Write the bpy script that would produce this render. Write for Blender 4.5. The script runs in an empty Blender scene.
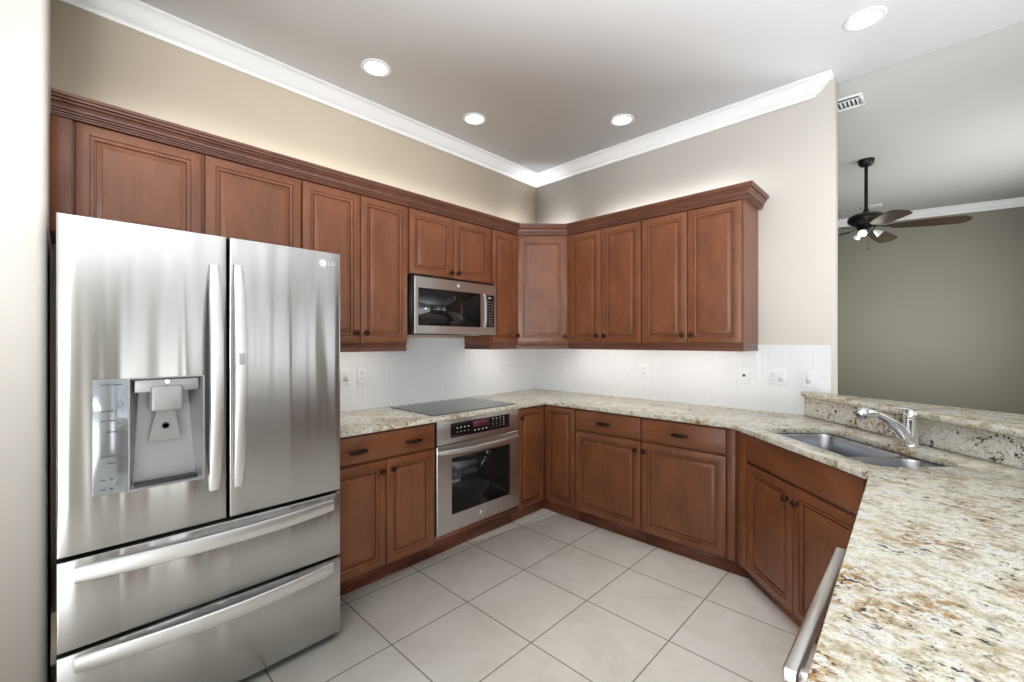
import bpy, bmesh, math
from mathutils import Vector, Matrix
PI = math.pi
S2 = math.sqrt(2)
sc = bpy.context.scene
C = sc.collection

# ------------------------------------------------------------------ camera, world, exposure
CAM = (2.8765, -3.3538, 1.3904)
cd = bpy.data.cameras.new('camera'); cam = bpy.data.objects.new('camera', cd); C.objects.link(cam)
cd.sensor_width = 36; cd.lens = 433.72 / 1024 * 36; cd.clip_start = 0.02
cd.shift_y = 0.59 / 1024
cam.location = CAM; cam.rotation_euler = (PI / 2, 0, math.radians(43.835))
sc.camera = cam
w = bpy.data.worlds.new('daylight'); sc.world = w; w.use_nodes = True
bg = w.node_tree.nodes['Background']; bg.inputs[0].default_value = (0.96, 0.98, 1.0, 1); bg.inputs[1].default_value = 1.0
_t = w.node_tree; _tc = _t.nodes.new('ShaderNodeTexCoord'); _sx = _t.nodes.new('ShaderNodeSeparateXYZ'); _rp = _t.nodes.new('ShaderNodeValToRGB')   # pale sky over a bright lower half added to light the ceiling
_t.links.new(_tc.outputs['Generated'], _sx.inputs[0]); _mp = _t.nodes.new('ShaderNodeMapRange'); _mp.inputs[1].default_value = -1; _mp.inputs[2].default_value = 1
_t.links.new(_sx.outputs[2], _mp.inputs[0]); _t.links.new(_mp.outputs[0], _rp.inputs[0])
_e = _rp.color_ramp.elements; _e[0].position = .46; _e[0].color = (1, 1, 1, 1); _e[1].position = .52; _e[1].color = (.22, .23, .24, 1)
_t.links.new(_rp.outputs[0], bg.inputs[0]); bg.inputs[1].default_value = 4.7
sc.view_settings.view_transform = 'Standard'; sc.view_settings.look = 'None'
sc.view_settings.gamma = 1; sc.view_settings.use_curve_mapping = False
sc.view_settings.exposure = 0.27
sc.cycles.max_bounces = 10; sc.cycles.diffuse_bounces = 6; sc.cycles.use_denoising = True
sc.cycles.sample_clamp_indirect = 4; sc.cycles.caustics_reflective = False; sc.cycles.caustics_refractive = False

def area(name, loc, rot, sx, sy, power, col=(1, 1, 1), shape='RECTANGLE'):
    l = bpy.data.lights.new(name, 'AREA'); l.shape = shape; l.size = sx
    if shape == 'RECTANGLE': l.size_y = sy
    l.energy = power; l.color = col
    o = bpy.data.objects.new(name, l); C.objects.link(o); o.location = loc; o.rotation_euler = rot
    return o
XR, YB = 4.3, -3.95           # right wall and open rear edge of the room behind the camera
DAY = (0.93, 0.97, 1.0)
WIN_R = [(-3.05, -2.72), (-2.55, -1.45), (-1.15, -.15), (1.2, 3.4)]     # tall glazed openings (y) in the right wall
WZ0, WZ1 = .01, 2.60
for a, b in WIN_R:
    area('window_portal', (XR + .06, (a + b) / 2, (WZ0 + WZ1) / 2), (0, PI / 2, 0), WZ1 - WZ0, b - a, 1, DAY).data.cycles.is_portal = True
area('rear_portal', (XR / 2, YB - .01, 1.5), (PI / 2, 0, 0), XR, 3.0, 1, DAY).data.cycles.is_portal = True

# ------------------------------------------------------------------ materials
def srgb(r, g, b):
    f = lambda c: (c / 255 / 12.92) if c / 255 <= .04045 else ((c / 255 + .055) / 1.055) ** 2.4
    return (f(r), f(g), f(b), 1)
def mat(name, col, rough=.5, metal=0, **kw):
    m = bpy.data.materials.new(name); m.use_nodes = True
    b = m.node_tree.nodes['Principled BSDF']
    b.inputs['Base Color'].default_value = col; b.inputs['Roughness'].default_value = rough; b.inputs['Metallic'].default_value = metal
    for k, v in kw.items(): b.inputs[k].default_value = v
    return m
class N:
    def __init__(s, m): s.t = m.node_tree; s.b = s.t.nodes['Principled BSDF']
    def n(s, ty, **kw):
        x = s.t.nodes.new(ty)
        for k, v in kw.items():
            if k.startswith('i_'): x.inputs[k[2:].replace('_', ' ')].default_value = v
            else: setattr(x, k, v)
        return x
    def l(s, a, b): s.t.links.new(a, b)
    def coords(s, scale=(1, 1, 1), rot=(0, 0, 0), loc=(0, 0, 0), world=False):
        tc = s.n('ShaderNodeNewGeometry' if world else 'ShaderNodeTexCoord'); mp = s.n('ShaderNodeMapping')
        mp.inputs['Scale'].default_value = scale; mp.inputs['Rotation'].default_value = rot; mp.inputs['Location'].default_value = loc
        s.l(tc.outputs['Position' if world else 'Object'], mp.inputs['Vector']); return mp.outputs[0]
    def noise(s, vec, scale, detail=4, rough=.5, dist=0):
        x = s.n('ShaderNodeTexNoise'); x.inputs['Scale'].default_value = scale; x.inputs['Detail'].default_value = detail
        x.inputs['Roughness'].default_value = rough; x.inputs['Distortion'].default_value = dist
        s.l(vec, x.inputs['Vector']); return x.outputs['Fac']
    def ramp(s, fac, stops):
        r = s.n('ShaderNodeValToRGB'); e = r.color_ramp.elements
        while len(e) < len(stops): e.new(.5)
        for i, (p, c) in enumerate(stops): e[i].position = p; e[i].color = c if len(c) == 4 else (*c, 1)
        s.l(fac, r.inputs[0]); return r.outputs[0]
    def mix(s, fac, a, b):
        x = s.n('ShaderNodeMix', data_type='RGBA')
        if isinstance(fac, float): x.inputs[0].default_value = fac
        else: s.l(fac, x.inputs[0])
        for sock, v in ((x.inputs[6], a), (x.inputs[7], b)):
            if isinstance(v, tuple): sock.default_value = v
            else: s.l(v, sock)
        return x.outputs[2]
    def math(s, op, a, b=0):
        x = s.n('ShaderNodeMath', operation=op)
        for i, v in enumerate((a, b)):
            if isinstance(v, (int, float)): x.inputs[i].default_value = v
            else: s.l(v, x.inputs[i])
        return x.outputs[0]
    def bump(s, h, strength=.1, dist=.01):
        x = s.n('ShaderNodeBump'); x.inputs['Strength'].default_value = strength; x.inputs['Distance'].default_value = dist
        s.l(h, x.inputs['Height']); s.l(x.outputs[0], s.b.inputs['Normal'])
G = lambda v: (v, v, v, 1)
def paint(name, col, rough=.65, tex=.06):
    m = mat(name, col, rough); n = N(m); v = n.coords(world=True)
    n.bump(n.noise(v, 90, 5, .6), tex, .004)
    f = n.noise(v, 1.5, 2)
    d = tuple(c * .96 for c in col[:3]) + (1,)
    n.l(n.mix(f, d, col), n.b.inputs['Base Color']); return m
M_beige = paint('beige wall paint', srgb(222, 209, 188))
M_cream = paint('cream wall paint', srgb(213, 208, 201))
M_white = paint('white ceiling paint', srgb(243, 246, 250))
M_trim = paint('white trim paint', srgb(220, 221, 222), .4, .01)
M_grey = paint('grey living room paint', srgb(156, 153, 140))
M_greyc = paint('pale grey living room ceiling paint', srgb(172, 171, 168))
M_bead = mat('white beadboard paint', srgb(230, 232, 234), .3)

def wood(name, dark, mid, light, axis='z'):
    m = mat(name, mid, .38); n = N(m)
    sc_ = (7, 7, .8) if axis == 'z' else (.8, 7, 7)
    v = n.coords(sc_); g = n.noise(v, 6, 6, .6, .4)
    v2 = n.coords((1.6, 1.6, .9) if axis == 'z' else (.9, 1.6, 1.6)); bl = n.noise(v2, 3.2, 3, .55, .8)
    f = n.math('ADD', n.math('MULTIPLY', g, .35), n.math('MULTIPLY', bl, .65))
    col = n.ramp(f, [(.30, dark), (.5, mid), (.72, light)])
    fine = n.noise(n.coords((40, 40, 1.5) if axis == 'z' else (1.5, 40, 40)), 8, 2)
    col = n.mix(n.math('MULTIPLY', n.ramp(fine, [(.55, G(0)), (.75, G(1))]), .18), col, dark)
    n.l(col, n.b.inputs['Base Color'])
    n.b.inputs['Coat Weight'].default_value = .14; n.b.inputs['Coat Roughness'].default_value = .25
    n.bump(fine, .03, .002); return m
WD, WM, WL = srgb(98, 54, 30), srgb(121, 71, 43), srgb(136, 84, 54)
M_wood = wood('stained maple', WD, WM, WL)
M_woodh = wood('stained maple rail', WD, WM, WL, 'x')
M_toe = wood('dark stained toe board', srgb(100, 52, 34), srgb(120, 66, 44), srgb(134, 76, 52), 'x')
M_crown = wood('glazed stained moulding', srgb(80, 46, 33), srgb(101, 61, 45), srgb(116, 73, 55), 'x')
M_blade = wood('walnut fan blade', srgb(30, 19, 14), srgb(48, 29, 21), srgb(66, 41, 30), 'x')

def granite(name, seed=0., ang=.45, white=0., fleck=1.):
    m = mat(name, G(.6), .19); n = N(m)
    v = n.coords((1, 1, 1), (0, 0, ang), (seed, seed * .7, 0), world=True)
    vs = n.coords((.74, 1, 1), (0, 0, ang), (seed, seed * .3, 0), world=True)
    base = n.ramp(n.noise(vs, 24, 6, .70, .2), [(.38, srgb(160, 150, 116)), (.455, srgb(204, 196, 166)), (.51, srgb(224, 220, 204)), (.57, srgb(230, 230, 227)), (.66, srgb(186, 188, 188))])
    if white: base = n.mix(white, base, srgb(222, 223, 222))
    fine = n.ramp(n.noise(vs, 150, 4, .75), [(.36, srgb(116, 108, 84)), (.47, srgb(204, 198, 178)), (.62, srgb(244, 243, 240))])
    col = n.mix(.36, base, fine)
    ve = n.ramp(n.noise(vs, 52, 5, .72, .5), [(.57, G(0)), (.63, G(1))])
    col = n.mix(n.math('MULTIPLY', ve, .50), col, srgb(142, 134, 102))
    # golden brown mineral clouds
    cl = n.ramp(n.noise(v, 4.8, 3, .55, .7), [(.50, G(0)), (.61, G(1))])
    cf = n.ramp(n.noise(vs, 46, 6, .74, .3), [(.475, G(0)), (.555, G(1))])
    gold = n.ramp(n.noise(vs, 80, 4, .65), [(.38, srgb(84, 58, 32)), (.50, srgb(156, 116, 64)), (.64, srgb(200, 166, 110))])
    col = n.mix(n.math('MULTIPLY', n.math('MULTIPLY', cl, cf), .92), col, gold)
    # dark specks, clustered
    mk = n.ramp(n.noise(v, 9.5, 3, .6), [(.44, G(0)), (.56, G(1))])
    sp = n.ramp(n.noise(vs, 60, 5, .70, .2), [(.600 - .02 * fleck, G(0)), (.618 - .02 * fleck, G(1))])
    col = n.mix(n.math('MULTIPLY', n.math('MULTIPLY', mk, sp), .97), col, srgb(32, 28, 25))
    sp2 = n.ramp(n.noise(v, 170, 3, .6), [(.650, G(0)), (.675, G(1))])
    col = n.mix(n.math('MULTIPLY', sp2, .8), col, srgb(66, 56, 44))
    n.l(col, n.b.inputs['Base Color']); return m
M_gran = granite('cream and gold granite')
M_gran2 = granite('pale granite with dark flecks', 5.1, .9, .7, 2.4)

def steel(name, col, rough=.28, axis='h', aniso=.6, wave=0, grain=.03, rot=.25):
    m = mat(name, col, rough, 1); n = N(m)
    n.b.inputs['Anisotropic'].default_value = aniso; n.b.inputs['Anisotropic Rotation'].default_value = rot
    tg = n.n('ShaderNodeTangent', direction_type='RADIAL', axis='Z'); n.l(tg.outputs[0], n.b.inputs['Tangent'])
    v = n.coords((1, 1, 60) if axis == 'h' else (60, 60, 1)); f = n.noise(v, 14, 2)
    n.l(n.math('ADD', n.math('MULTIPLY', f, grain), rough - grain / 2), n.b.inputs['Roughness'])
    if wave:
        h = n.noise(n.coords((3.6, 1, .22)), 1.7, 2, .4); n.bump(h, wave, .05)
    return m
M_steel = steel('brushed stainless steel', (.47, .465, .455, 1), .22, 'h', .95, .30)
M_steel2 = steel('brushed stainless trim', (.66, .64, .62, 1), .30, 'h', .7)
M_satin = mat('satin handle metal', (.72, .72, .71, 1), .38, 1)
M_sink = mat('satin sink steel', (.46, .47, .50, 1), .27, 1)
M_chrome = mat('polished chrome', (.80, .81, .83, 1), .07, 1)
M_dkgrey = mat('dark grey appliance casing', srgb(44, 45, 47), .5)
M_black = mat('black plastic', srgb(14, 14, 15), .35)
M_glass = mat('black appliance glass', (.006, .006, .007, 1), .04, 0)
M_glass.node_tree.nodes['Principled BSDF'].inputs['IOR'].default_value = 1.5
M_ovenglass = mat('black oven window glass', (.008, .008, .009, 1), .08, 0, **{'Specular IOR Level': .28})
M_bronze = mat('oil rubbed bronze', srgb(58, 42, 34), .36, .85)
M_fanmetal = mat('dark bronze fan metal', srgb(30, 27, 26), .4, .6)
M_plastic = mat('white plate plastic', srgb(232, 234, 236), .35)
M_slot = mat('dark socket slots', srgb(70, 68, 66), .6)
M_greyplastic = mat('silver grey dispenser plastic', srgb(158, 159, 158), .32, .35)
M_panelglass = mat('silver touch panel', srgb(150, 156, 160), .12, .6)
M_mark = mat('dark grey printed marks', srgb(84, 88, 94), .5)
M_markw = mat('pale printed marks', srgb(205, 205, 205), .5)
def emit(name, col, st):
    m = mat(name, col, .5); b = m.node_tree.nodes['Principled BSDF']
    b.inputs['Emission Color'].default_value = col; b.inputs['Emission Strength'].default_value = st; return m
M_lens = emit('glowing downlight lens', (1, .97, .92, 1), 2)
M_strip = emit('glowing light bar', (1, .96, .90, 1), 17)
M_bulb = emit('glowing fan bulb', (1, .93, .82, 1), 9)
M_red = emit('red oven clock display', (.05, .004, .012, 1), .5)

def tile_mat():
    m = mat('pale porcelain floor tile', G(.6), .32); n = N(m)
    s = .4524
    v = n.coords((1, 1, 1), (0, 0, 0), (-1.101 + 20 * s, 1.8485 + 20 * s, 0), world=True)
    br = n.n('ShaderNodeTexBrick', offset=0.0, squash=1.0)
    br.inputs['Scale'].default_value = 1; br.inputs['Brick Width'].default_value = s; br.inputs['Row Height'].default_value = s
    br.inputs['Mortar Size'].default_value = .0034; br.inputs['Mortar Smooth'].default_value = .1; br.inputs['Bias'].default_value = 0
    br.inputs['Color1'].default_value = srgb(226, 220, 209); br.inputs['Color2'].default_value = srgb(221, 214, 203)
    br.inputs['Mortar'].default_value = srgb(138, 131, 121)
    n.l(v, br.inputs['Vector'])
    cloud = n.ramp(n.noise(v, 3.2, 7, .62, .8), [(.3, srgb(210, 202, 189)), (.52, srgb(226, 220, 209)), (.75, srgb(234, 230, 222))])
    isb = n.math('SUBTRACT', 1, br.outputs['Fac'])
    col = n.mix(n.math('MULTIPLY', isb, .7), br.outputs['Color'], cloud)
    n.l(col, n.b.inputs['Base Color'])
    n.l(n.math('ADD', n.math('MULTIPLY', br.outputs['Fac'], .4), .34), n.b.inputs['Roughness'])
    n.bump(isb, .25, .002); return m
M_tile = tile_mat()

# ------------------------------------------------------------------ mesh helpers
def box(bm, x0, x1, y0, y1, z0, z1):
    vs = [bm.verts.new(p) for p in ((x0, y0, z0), (x1, y0, z0), (x1, y1, z0), (x0, y1, z0), (x0, y0, z1), (x1, y0, z1), (x1, y1, z1), (x0, y1, z1))]
    fs = [bm.faces.new([vs[i] for i in f]) for f in ((0, 3, 2, 1), (4, 5, 6, 7), (0, 1, 5, 4), (1, 2, 6, 5), (2, 3, 7, 6), (3, 0, 4, 7))]
    return vs, fs
def rbox(bm, x0, x1, y0, y1, z0, z1, r=.003, seg=2):
    t = bmesh.new(); box(t, x0, x1, y0, y1, z0, z1)
    bmesh.ops.bevel(t, geom=t.edges[:], offset=r, segments=seg, profile=.5, affect='EDGES')
    merge(bm, t)
def merge(bm, t, M=None):
    if M is not None: bmesh.ops.transform(t, matrix=M, verts=t.verts[:])
    me = bpy.data.meshes.new('tmp'); t.to_mesh(me); t.free(); bm.from_mesh(me); bpy.data.meshes.remove(me)
def prism(bm, poly, z0, z1):
    a = [bm.verts.new((x, y, z0)) for x, y in poly]; b = [bm.verts.new((x, y, z1)) for x, y in poly]
    n = len(poly)
    bm.faces.new(a[::-1]); bm.faces.new(b)
    for i in range(n): bm.faces.new((a[i], a[(i + 1) % n], b[(i + 1) % n], b[i]))
def slab(bm, loops, z0, z1):
    """flat slab from an outer loop and hole loops"""
    t = bmesh.new(); es = []
    for lp in loops:
        vs = [t.verts.new((x, y, z1)) for x, y in lp]
        es += [t.edges.new((vs[i], vs[(i + 1) % len(vs)])) for i in range(len(vs))]
    bmesh.ops.triangle_fill(t, use_beauty=True, use_dissolve=False, edges=es, normal=(0, 0, 1))
    g = bmesh.ops.extrude_face_region(t, geom=t.faces[:])
    bmesh.ops.translate(t, vec=(0, 0, z0 - z1), verts=[v for v in g['geom'] if isinstance(v, bmesh.types.BMVert)])
    bmesh.ops.recalc_face_normals(t, faces=t.faces[:]); merge(bm, t)
def sweep(bm, path, prof, closed=False):
    """profile (d outward, z) along plan path; outward is the right-hand side of travel"""
    n = len(path); rings = []
    def nrm(a, b):
        d = Vector((b[0] - a[0], b[1] - a[1])).normalized(); return Vector((d.y, -d.x))
    for i, p in enumerate(path):
        ns = []
        if i > 0: ns.append(nrm(path[i - 1], p))
        if i < n - 1: ns.append(nrm(p, path[i + 1]))
        if len(ns) == 2:
            m = (ns[0] + ns[1]).normalized(); m = m / m.dot(ns[0])
        else: m = ns[0]
        rings.append([bm.verts.new((p[0] + m.x * d, p[1] + m.y * d, z)) for d, z in prof])
    k = len(prof)
    for i in range(n - 1):
        for j in range(k): bm.faces.new((rings[i][j], rings[i + 1][j], rings[i + 1][(j + 1) % k], rings[i][(j + 1) % k]))
    bm.faces.new(rings[0][::-1]); bm.faces.new(rings[-1])
def lathe(bm, prof, seg=24, M=None):
    """(r, z) profile about z"""
    t = bmesh.new(); rings = []
    for r, z in prof:
        rings.append([t.verts.new((0, 0, z))] if r < 1e-6 else [t.verts.new((r * math.cos(2 * PI * i / seg), r * math.sin(2 * PI * i / seg), z)) for i in range(seg)])
    for a, b in zip(rings, rings[1:]):
        for i in range(seg):
            q = [a[i % len(a)], a[(i + 1) % len(a)], b[(i + 1) % len(b)], b[i % len(b)]]
            u = []
            for v in q:
                if v not in u: u.append(v)
            if len(u) > 2: t.faces.new(u)
    for rg, fl in ((rings[0], 1), (rings[-1], 0)):
        if len(rg) > 1: t.faces.new(rg[::-1] if fl else rg)
    bmesh.ops.recalc_face_normals(t, faces=t.faces[:]); merge(bm, t, M)
def tube(bm, pts, rad, seg=12, flat=1.0, up=Vector((0, 0, 1))):
    """round (or flattened) tube through points; rad a number or a list"""
    t = bmesh.new(); n = len(pts); P = [Vector(p) for p in pts]; rings = []
    for i in range(n):
        d = (P[min(i + 1, n - 1)] - P[max(i - 1, 0)]).normalized()
        s = d.cross(up)
        if s.length < 1e-4: s = d.cross(Vector((1, 0, 0)))
        s.normalize(); u = s.cross(d).normalized(); r = rad[i] if isinstance(rad, (list, tuple)) else rad
        rings.append([t.verts.new(P[i] + s * r * math.cos(2 * PI * k / seg) + u * r * flat * math.sin(2 * PI * k / seg)) for k in range(seg)])
    for a, b in zip(rings, rings[1:]):
        for k in range(seg): t.faces.new((a[k], a[(k + 1) % seg], b[(k + 1) % seg], b[k]))
    t.faces.new(rings[0][::-1]); t.faces.new(rings[-1])
    bmesh.ops.recalc_face_normals(t, faces=t.faces[:]); merge(bm, t)
def rrect(x0, x1, y0, y1, r, seg=6):
    pts = []
    rs = r if isinstance(r, (list, tuple)) else (r,) * 4
    for cx, cy, a0, rr in ((x1, y1, 0, rs[0]), (x0, y1, 90, rs[1]), (x0, y0, 180, rs[2]), (x1, y0, 270, rs[3])):
        cx += -rr if cx == x1 else rr; cy += -rr if cy == y1 else rr
        for i in range(seg + 1):
            a = math.radians(a0 + 90 * i / seg); pts.append((cx + rr * math.cos(a), cy + rr * math.sin(a)))
    return pts
def obj(name, bm, m, parent=None, sharp=32, **props):
    for f in bm.faces: f.smooth = True
    for e in bm.edges:
        if len(e.link_faces) == 2:
            try: e.smooth = e.calc_face_angle() < math.radians(sharp)
            except Exception: pass
    me = bpy.data.meshes.new(name); bm.to_mesh(me); bm.free()
    for mm in (m if isinstance(m, list) else [m]): me.materials.append(mm)
    o = bpy.data.objects.new(name, me); C.objects.link(o)
    if parent is not None: o.parent = parent
    for k, v in props.items(): o[k] = v
    return o
def marks(bm, name, m, parent):
    """each printed key or mark of bm becomes a part of its own"""
    todo = set(bm.verts)
    while todo:
        st_ = [todo.pop()]; isl = set(st_)
        while st_:
            v = st_.pop()
            for e in v.link_edges:
                q = e.other_vert(v)
                if q not in isl: isl.add(q); todo.discard(q); st_.append(q)
        t = bmesh.new(); mp = {v: t.verts.new(v.co) for v in isl}
        for f in {f for v in isl for f in v.link_faces}: t.faces.new([mp[v] for v in f.verts])
        obj(name, t, m, parent)
    bm.free()
def tag(o, label, cat, group=None):
    o['label'] = label; o['category'] = cat
    if group: o['group'] = group
    return o
def thing(name, label, cat, loc=(0, 0, 0), rz=0, group=None):
    o = bpy.data.objects.new(name, None); C.objects.link(o); o.location = loc; o.rotation_euler = (0, 0, rz); o.empty_display_size = .1
    return tag(o, label, cat, group)
def struct(name, bm, m, **k):
    o = obj(name, bm, m, **k); o['kind'] = 'structure'; return o
def B(): return bmesh.new()
def mbox(*a):
    b = B(); box(b, *a); return b
def mrbox(*a, **k):
    b = B(); rbox(b, *a, **k); return b
RX = lambda a: Matrix.Rotation(a, 4, 'X')
T = lambda *p: Matrix.Translation(p)

# ------------------------------------------------------------------ room shell
ZC, ZL = 3.05, 3.058       # kitchen and living room ceilings
WX = 2.457                 # free end of the right kitchen wall
struct('floor', mbox(-.3, XR + .12, YB, 6.0, -.06, 0), M_tile)
struct('ceiling', mbox(-.15, XR + .1, YB - .1, .105, ZC, ZC + .12), M_white)
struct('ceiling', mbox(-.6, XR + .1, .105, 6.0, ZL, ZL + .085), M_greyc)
struct('wall_left', mbox(-.12, 0, YB + .01, .11, 0, ZC), M_beige)
def rightwall():
    b = B(); r = .012
    pts = [(0, 0), (WX - r, 0)] + [(WX - r + r * math.sin(a), r - r * math.cos(a)) for a in (PI / 8, PI / 4, 3 * PI / 8, PI / 2)]
    pts += [(WX, .11 - r)] + [(WX - r + r * math.cos(a), .11 - r + r * math.sin(a)) for a in (PI / 4, PI / 2)] + [(0, .11)]
    prism(b, pts, 0, ZC); return b
struct('wall_right', rightwall(), M_cream)
def stub():
    b = B(); r = .026; x1, y1 = .80, -3.383
    pts = [(0, -3.80), (x1, -3.80), (x1, y1 - r)] + [(x1 - r + r * math.cos(a), y1 - r + r * math.sin(a)) for a in [PI / 2 * i / 6 for i in range(1, 7)]] + [(0, y1)]
    prism(b, pts, 0, ZC); return b
struct('wall_near', stub(), M_cream)
def wall_open(name, along, c0, c1, a0, a1, ops, z0, z1, zt, m):
    b = B()
    def bb(p, q, zz0, zz1):
        if along == 'y': box(b, c0, c1, p, q, zz0, zz1)
        else: box(b, p, q, c0, c1, zz0, zz1)
    cur = a0
    for p, q in ops:
        bb(cur, p, 0, zt); bb(p, q, 0, z0); bb(p, q, z1, zt); cur = q
    bb(cur, a1, 0, zt); return struct(name, b, m)
struct('wall_blocker', mbox(0, 1.7, YB - .1, YB, 0, ZC), M_cream)  # unseen wall piece added to keep outside light off the near wall
wall_open('wall_east', 'y', XR, XR + .12, YB, 6.0, WIN_R, WZ0, WZ1, ZC + .03, M_grey)
def winframe(a0, a1, along, c):
    b = B(); f = .05
    def bb(p, q, z0, z1):
        if along == 'y': box(b, c + .02, c + .08, p, q, z0, z1)
        else: box(b, p, q, c - .08, c - .02, z0, z1)
    m_ = (a0 + a1) / 2
    bb(a0, a0 + f, WZ0, WZ1); bb(a1 - f, a1, WZ0, WZ1); bb(m_ - f / 2, m_ + f / 2, WZ0, WZ1); bb(a0, a1, WZ0, WZ0 + f); bb(a0, a1, WZ1 - f, WZ1)
    return b
k = 0
for a, b_ in WIN_R: k += 1; struct('window_%d' % k, winframe(a, b_, 'y', XR), M_trim)
# angled far wall of the living room
fw = lambda x: 4.309 + .194 * (x - 2.981)
bfw = B(); prism(bfw, [(-.6, fw(-.6)), (XR + .1, fw(XR + .1)), (XR + .1, fw(XR + .1) + .12), (-.6, fw(-.6) + .12)], 0, ZL); struct('wall_far', bfw, M_grey)
struct('wall_side', mbox(-.6, -.48, .11, fw(-.5), 0, ZL), M_grey)
struct('wall_side', mbox(-.6, -.12, .0, .11, 0, ZL), M_grey)
# crown mouldings of the rooms
CR = [(0, 2.955), (.010, 2.955), (.014, 2.966), (.022, 2.974), (.030, 2.976), (.046, 2.990), (.064, 3.008), (.082, 3.030), (.090, 3.034), (.098, 3.036), (.105, 3.040), (.105, 3.0495), (0, 3.0495)]
b = B(); sweep(b, [(.0005, -3.38), (.0005, -.0005), (2.345, -.0005), (2.345, .03)], CR); bmesh.ops.recalc_face_normals(b, faces=b.faces[:]); struct('trim_1', b, M_trim)
CR2 = [(d * 1.05, ZL - .0005 - (3.0495 - z) * .92) for d, z in CR]
b = B(); sweep(b, [(-.47, fw(-.47) - .0006), (XR - .01, fw(XR - .01) - .0006)], CR2); bmesh.ops.recalc_face_normals(b, faces=b.faces[:]); struct('trim_2', b, M_trim)
b = B(); sweep(b, [(-.47, fw(-.47) - .001), (XR - .01, fw(XR - .01) - .001)], [(0, 0), (.014, 0), (.014, .09), (.006, .11), (0, .11)]); bmesh.ops.recalc_face_normals(b, faces=b.faces[:]); struct('baseboard_far', b, M_trim)
# beadboard wall panelling between worktop and wall cabinets
def bead(L, off=0.):
    pts = [(0, 0), (0, .008)]; p = .041; x = off
    while x < L - .01:
        if x > .002: pts += [(x, .008), (x + .0010, .0064), (x + .0022, .0064), (x + .0032, .0078), (x + .0062, .0078), (x + .0070, .0070), (x + .0078, .008)]
        x += p
    pts += [(L, .008), (L, 0)]; return pts
b = B(); prism(b, [(d, -2.42 + s) for s, d in bead(2.42 - .009)][::-1], .912, 1.42); bmesh.ops.recalc_face_normals(b, faces=b.faces[:]); struct('trim_3', b, M_bead, sharp=20)
b = B(); prism(b, [(s, -d) for s, d in bead(2.434)], .912, 1.369); bmesh.ops.recalc_face_normals(b, faces=b.faces[:]); struct('trim_4', b, M_bead, sharp=20)

# ------------------------------------------------------------------ cabinetry
def door_bm(x0, x1, z0, z1, y, th=.020, fw_=.058, raised=True):
    """front of a frame and raised panel door; outer face at y (facing -y)"""
    b = B()
    if raised:
        loops = [(0, th), (0, .004), (.0015, .0012), (.004, 0), (fw_ - .017, 0), (fw_ - .0162, .0065), (fw_ - .0125, .0065), (fw_ - .0115, .0020), (fw_ - .004, .0030), (fw_ - .001, .0050), (fw_, .0150), (fw_ + .0055, .0150), (fw_ + .0065, .0080), (fw_ + .024, .0030), (fw_ + .0255, .0015)]
    else:
        loops = [(0, th), (0, .005), (.002, .0018), (.006, 0)]
    rings = []
    for i, d in loops:
        rings.append([b.verts.new(p) for p in ((x0 + i, y + d, z0 + i), (x1 - i, y + d, z0 + i), (x1 - i, y + d, z1 - i), (x0 + i, y + d, z1 - i))])
    for p, q in zip(rings, rings[1:]):
        for k in range(4): b.faces.new((p[k], p[(k + 1) % 4], q[(k + 1) % 4], q[k]))
    b.faces.new(rings[-1]); b.faces.new(rings[0][::-1])
    bmesh.ops.recalc_face_normals(b, faces=b.faces[:]); return b
def knob_bm(x, z, y):
    b = B(); lathe(b, [(.010, 0), (.0095, .002), (.006, .005), (.0055, .011), (.008, .014), (.0155, .018), (.0175, .022), (.0145, .027), (.007, .0300), (0, .0305)], 20, T(x, y, z) @ RX(PI / 2)); return b
def pull_bm(x, z, y, L=.108):
    b = B()
    for s in (-1, 1):
        lathe(b, [(.009, 0), (.009, .003), (.005, .006), (.005, .020)], 12, T(x + s * L * .40, y, z) @ RX(PI / 2))
    n = 16; pts = []; rr = []
    for i in range(n + 1):
        u = -1 + 2 * i / n; pts.append((x + u * L / 2, y - .024 + .004 * u * u, z)); rr.append(.0050 + .0055 * (1 - u * u) ** .5 if abs(u) < 1 else .0045)
    tube(b, pts, rr, 10, 1.15)
    return b
def cabinet(label, loc, rz, w_, depth, z0, z1, doors=(), drawers=(), toe=None, lst=0., name='wall_cabinet', body=None, group=None, knobs=(), pulls=(), toe_w=0):
    """doors / drawers: (x0, x1, z0, z1); knobs: (door index, x, z); pulls: (drawer index, x, z)"""
    t = thing(name, label, 'cabinet', loc, rz, group)
    b = B()
    if body: prism(b, body, z0, z1)
    else: box(b, 0, w_, -depth, -.002, z0, z1)
    bmesh.ops.recalc_face_normals(b, faces=b.faces[:])
    obj('body', b, M_wood, t)
    ds = [obj('door', door_bm(a, c, p, q, -depth - .022), M_wood, t) for a, c, p, q in doors]
    dr = [obj('drawer', door_bm(a, c, p, q, -depth - .022, raised=False), M_woodh, t) for a, c, p, q in drawers]
    for i, x, z in knobs: obj('knob', knob_bm(x, z, -depth - .0215), M_bronze, ds[i])
    for i, x, z in pulls: obj('handle', pull_bm(x, z, -depth - .0215), M_bronze, dr[i])
    if toe is not None:
        obj('toe_kick', mbox(0, w_ + toe_w, -depth + toe, -.01, 0, z0 - .0005), M_toe, t)
    return t
LW = PI / 2
UD = .330
ZU0, ZU1, ZD1 = 1.379, 2.300, 2.294
g = .0025
def ydoors(y0, splits, z0, z1, o):  # door rectangles from world marks
    return [(a - o + g, c - o - g, z0, z1) for a, c in zip(splits, splits[1:])]
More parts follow.
